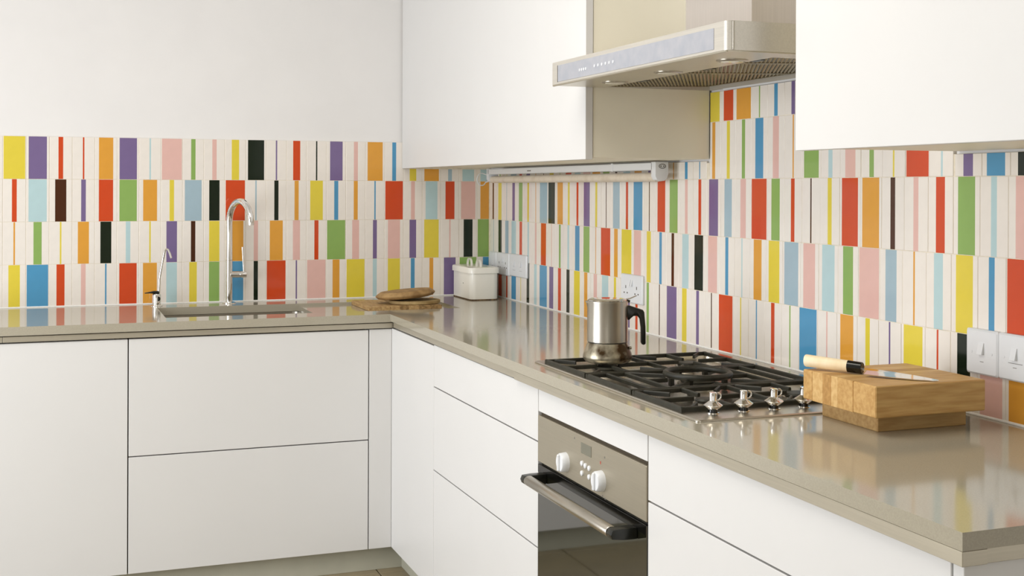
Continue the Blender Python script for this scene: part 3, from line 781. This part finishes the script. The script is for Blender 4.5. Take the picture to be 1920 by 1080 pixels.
# ------------------------------------------------------------------ coffee pot
mx, my, mz = -.395, -1.956, GZ1+.0002
mk = thing('coffee_pot', 'steel stovetop coffee pot with black handle standing on the hob', 'coffee pot', (mx, my, mz))
M_potbase = mat('stained_steel', (176, 168, 146), .3, metal=.7, scale=24, rgb2=(62, 44, 18), lo_=.40, hi_=.60, detail=8.0)
lathe('boiler', [(.0, 0), (.046, 0), (.053, .003), (.0575, .009), (.0585, .014), (.0572, .021), (.053, .032), (.0488, .043), (.0472, .0475), (.0, .0475)], (mx, my, mz), M_potbase, mk, n=48)
lathe('seal_groove', [(.0465, .0470), (.0465, .0498)], (mx, my, mz), M_black, mk, n=48)
lathe('pot', [(.0, .0495), (.0478, .0495), (.0486, .0505), (.0486, .075), (.0482, .14), (.0488, .1435), (.0488, .1455), (.0470, .1465), (.0, .1465)], (mx, my, mz), M_steel2, mk, n=48)
lathe('lid', [(.0, .1465), (.0468, .1468), (.0470, .1482), (.042, .1505), (.030, .1512), (.0, .1515)], (mx, my, mz), M_chrome, mk, n=48)
u = Vector((.936, -.352, 0))
n2 = Vector((.352, .936, 0))
def hp_(d, z, s): p = Vector((mx, my, mz)) + u*d + n2*s; return (p.x, p.y, mz+z)
prof = [(.044, .132), (.050, .135), (.070, .1285), (.0835, .124), (.0865, .119), (.0895, .085), (.0900, .045), (.0865, .0415), (.0800, .043), (.0785, .048), (.0785, .082), (.0755, .103), (.0700, .1105), (.0610, .110), (.0550, .105), (.0505, .100), (.046, .101)]
extrude_poly('handle', prof, M_black, mk, lambda d, z: hp_(d, z, -.009), lambda d, z: hp_(d, z, .009), bev=.0025, smooth=True)
extrude_poly('hinge', [(.043, .140), (.052, .142), (.053, .147), (.046, .149)], M_black, mk, lambda d, z: hp_(d, z, -.006), lambda d, z: hp_(d, z, .006))
extrude_poly('lid_tab', [(.040, .1480), (.054, .1505), (.069, .1575), (.0685, .1585), (.053, .1518), (.040, .1494)], M_steel2, mk, lambda d, z: hp_(d, z, -.006), lambda d, z: hp_(d, z, .006))
extrude_poly('pouring_lip', [(-.046, .1455), (-.0535, .1445), (-.0505, .140), (-.048, .128), (-.044, .128)], M_steel2, mk, lambda d, z: hp_(d, z, -.008), lambda d, z: hp_(d, z, .008), bev=.001)
v_ = Vector((mx, my, mz)) + u*.047 + n2*-.018
lathe('safety_valve', [(.0, 0), (.0035, 0), (.0035, .006), (.0, .0065)], (v_.x+.002, v_.y, mz+.036), M_steel2, mk, ax='x', n=12)

# ------------------------------------------------------------------ butcher's block and knife
bk = thing('chopping_block', 'thick oak chopping block raised on a smaller base beside the hob', 'chopping block', (-.19, -2.74, 0))
ys = [-2.850, -2.786, -2.742, -2.7215, -2.696, -2.664, -2.634]
ms = [M_oak, M_oak, M_oak2, M_oak3, M_oak2, M_oak]
for k in range(6):
    box('stave', -.309, -.074, ys[k], ys[k+1]-.00005, .0325, .0875, ms[k], bk, bev=.0006 if 0 < k < 5 else .0018, seg=1)
box('base', -.274, -.082, -2.810, -2.645, .0, .0325, M_oakbase, bk, bev=.001)
kn = thing('kitchen_knife', 'kitchen knife with pale wooden handle lying on the oak block', 'knife', (-.23, -2.74, .0876))
A = Vector((-.307, -2.637, 0)); T = Vector((-.1665, -2.8445, 0))
D = (T-A).normalized(); N = Vector((D.y, -D.x, 0))        # N points towards -x, the cutting edge side
if N.x > 0: N = -N
def kp(a, b, z): p = A + D*a + N*b; return (p.x, p.y, z)
HZ = .0995
def oct_ring(a, rx, rz, zc): return [kp(a, rx*math.cos(2*PI*k/16), zc+rz*math.sin(2*PI*k/16)) for k in range(16)]
bm = bmesh.new(); loft(bm, [oct_ring(0, .007, .007, HZ+.0045), oct_ring(.0012, .0108, .0108, HZ+.0045), oct_ring(.004, .0120, .0117, HZ+.0043), oct_ring(.083, .0108, .0108, HZ+.0008)])
from_bm('handle', bm, M_knifewood, kn, smooth=True, angle=.6)
bm = bmesh.new(); loft(bm, [oct_ring(.0832, .0112, .0112, HZ+.0008), oct_ring(.109, .0108, .0108, HZ-.0005), oct_ring(.110, .0098, .0098, HZ-.0005)])
from_bm('ferrule', bm, M_blackgloss, kn, smooth=True, angle=.6)
bm = bmesh.new()
prof = [(.104, -.004), (.122, -.008), (.16, -.0085), (.20, -.0075), (.232, -.003), (.2465, .001), (.238, .009), (.21, .019), (.17, .0255), (.122, .029), (.120, .004), (.104, .004)]
def blade_z(a, b, off):
    t_ = max(0, min(1, (a-.104)/.14)); edge = max(0, min(1, (b+.0085)/.031))
    return HZ-.0005 - t_*.0085 - edge*.006*(1-t_*.6) + off
loft(bm, [[kp(a, b, max(.0878, blade_z(a, b, -.0006))) for a, b in prof], [kp(a, b, max(.0886, blade_z(a, b, .0007))) for a, b in prof]])
from_bm('blade', bm, M_chrome, kn)
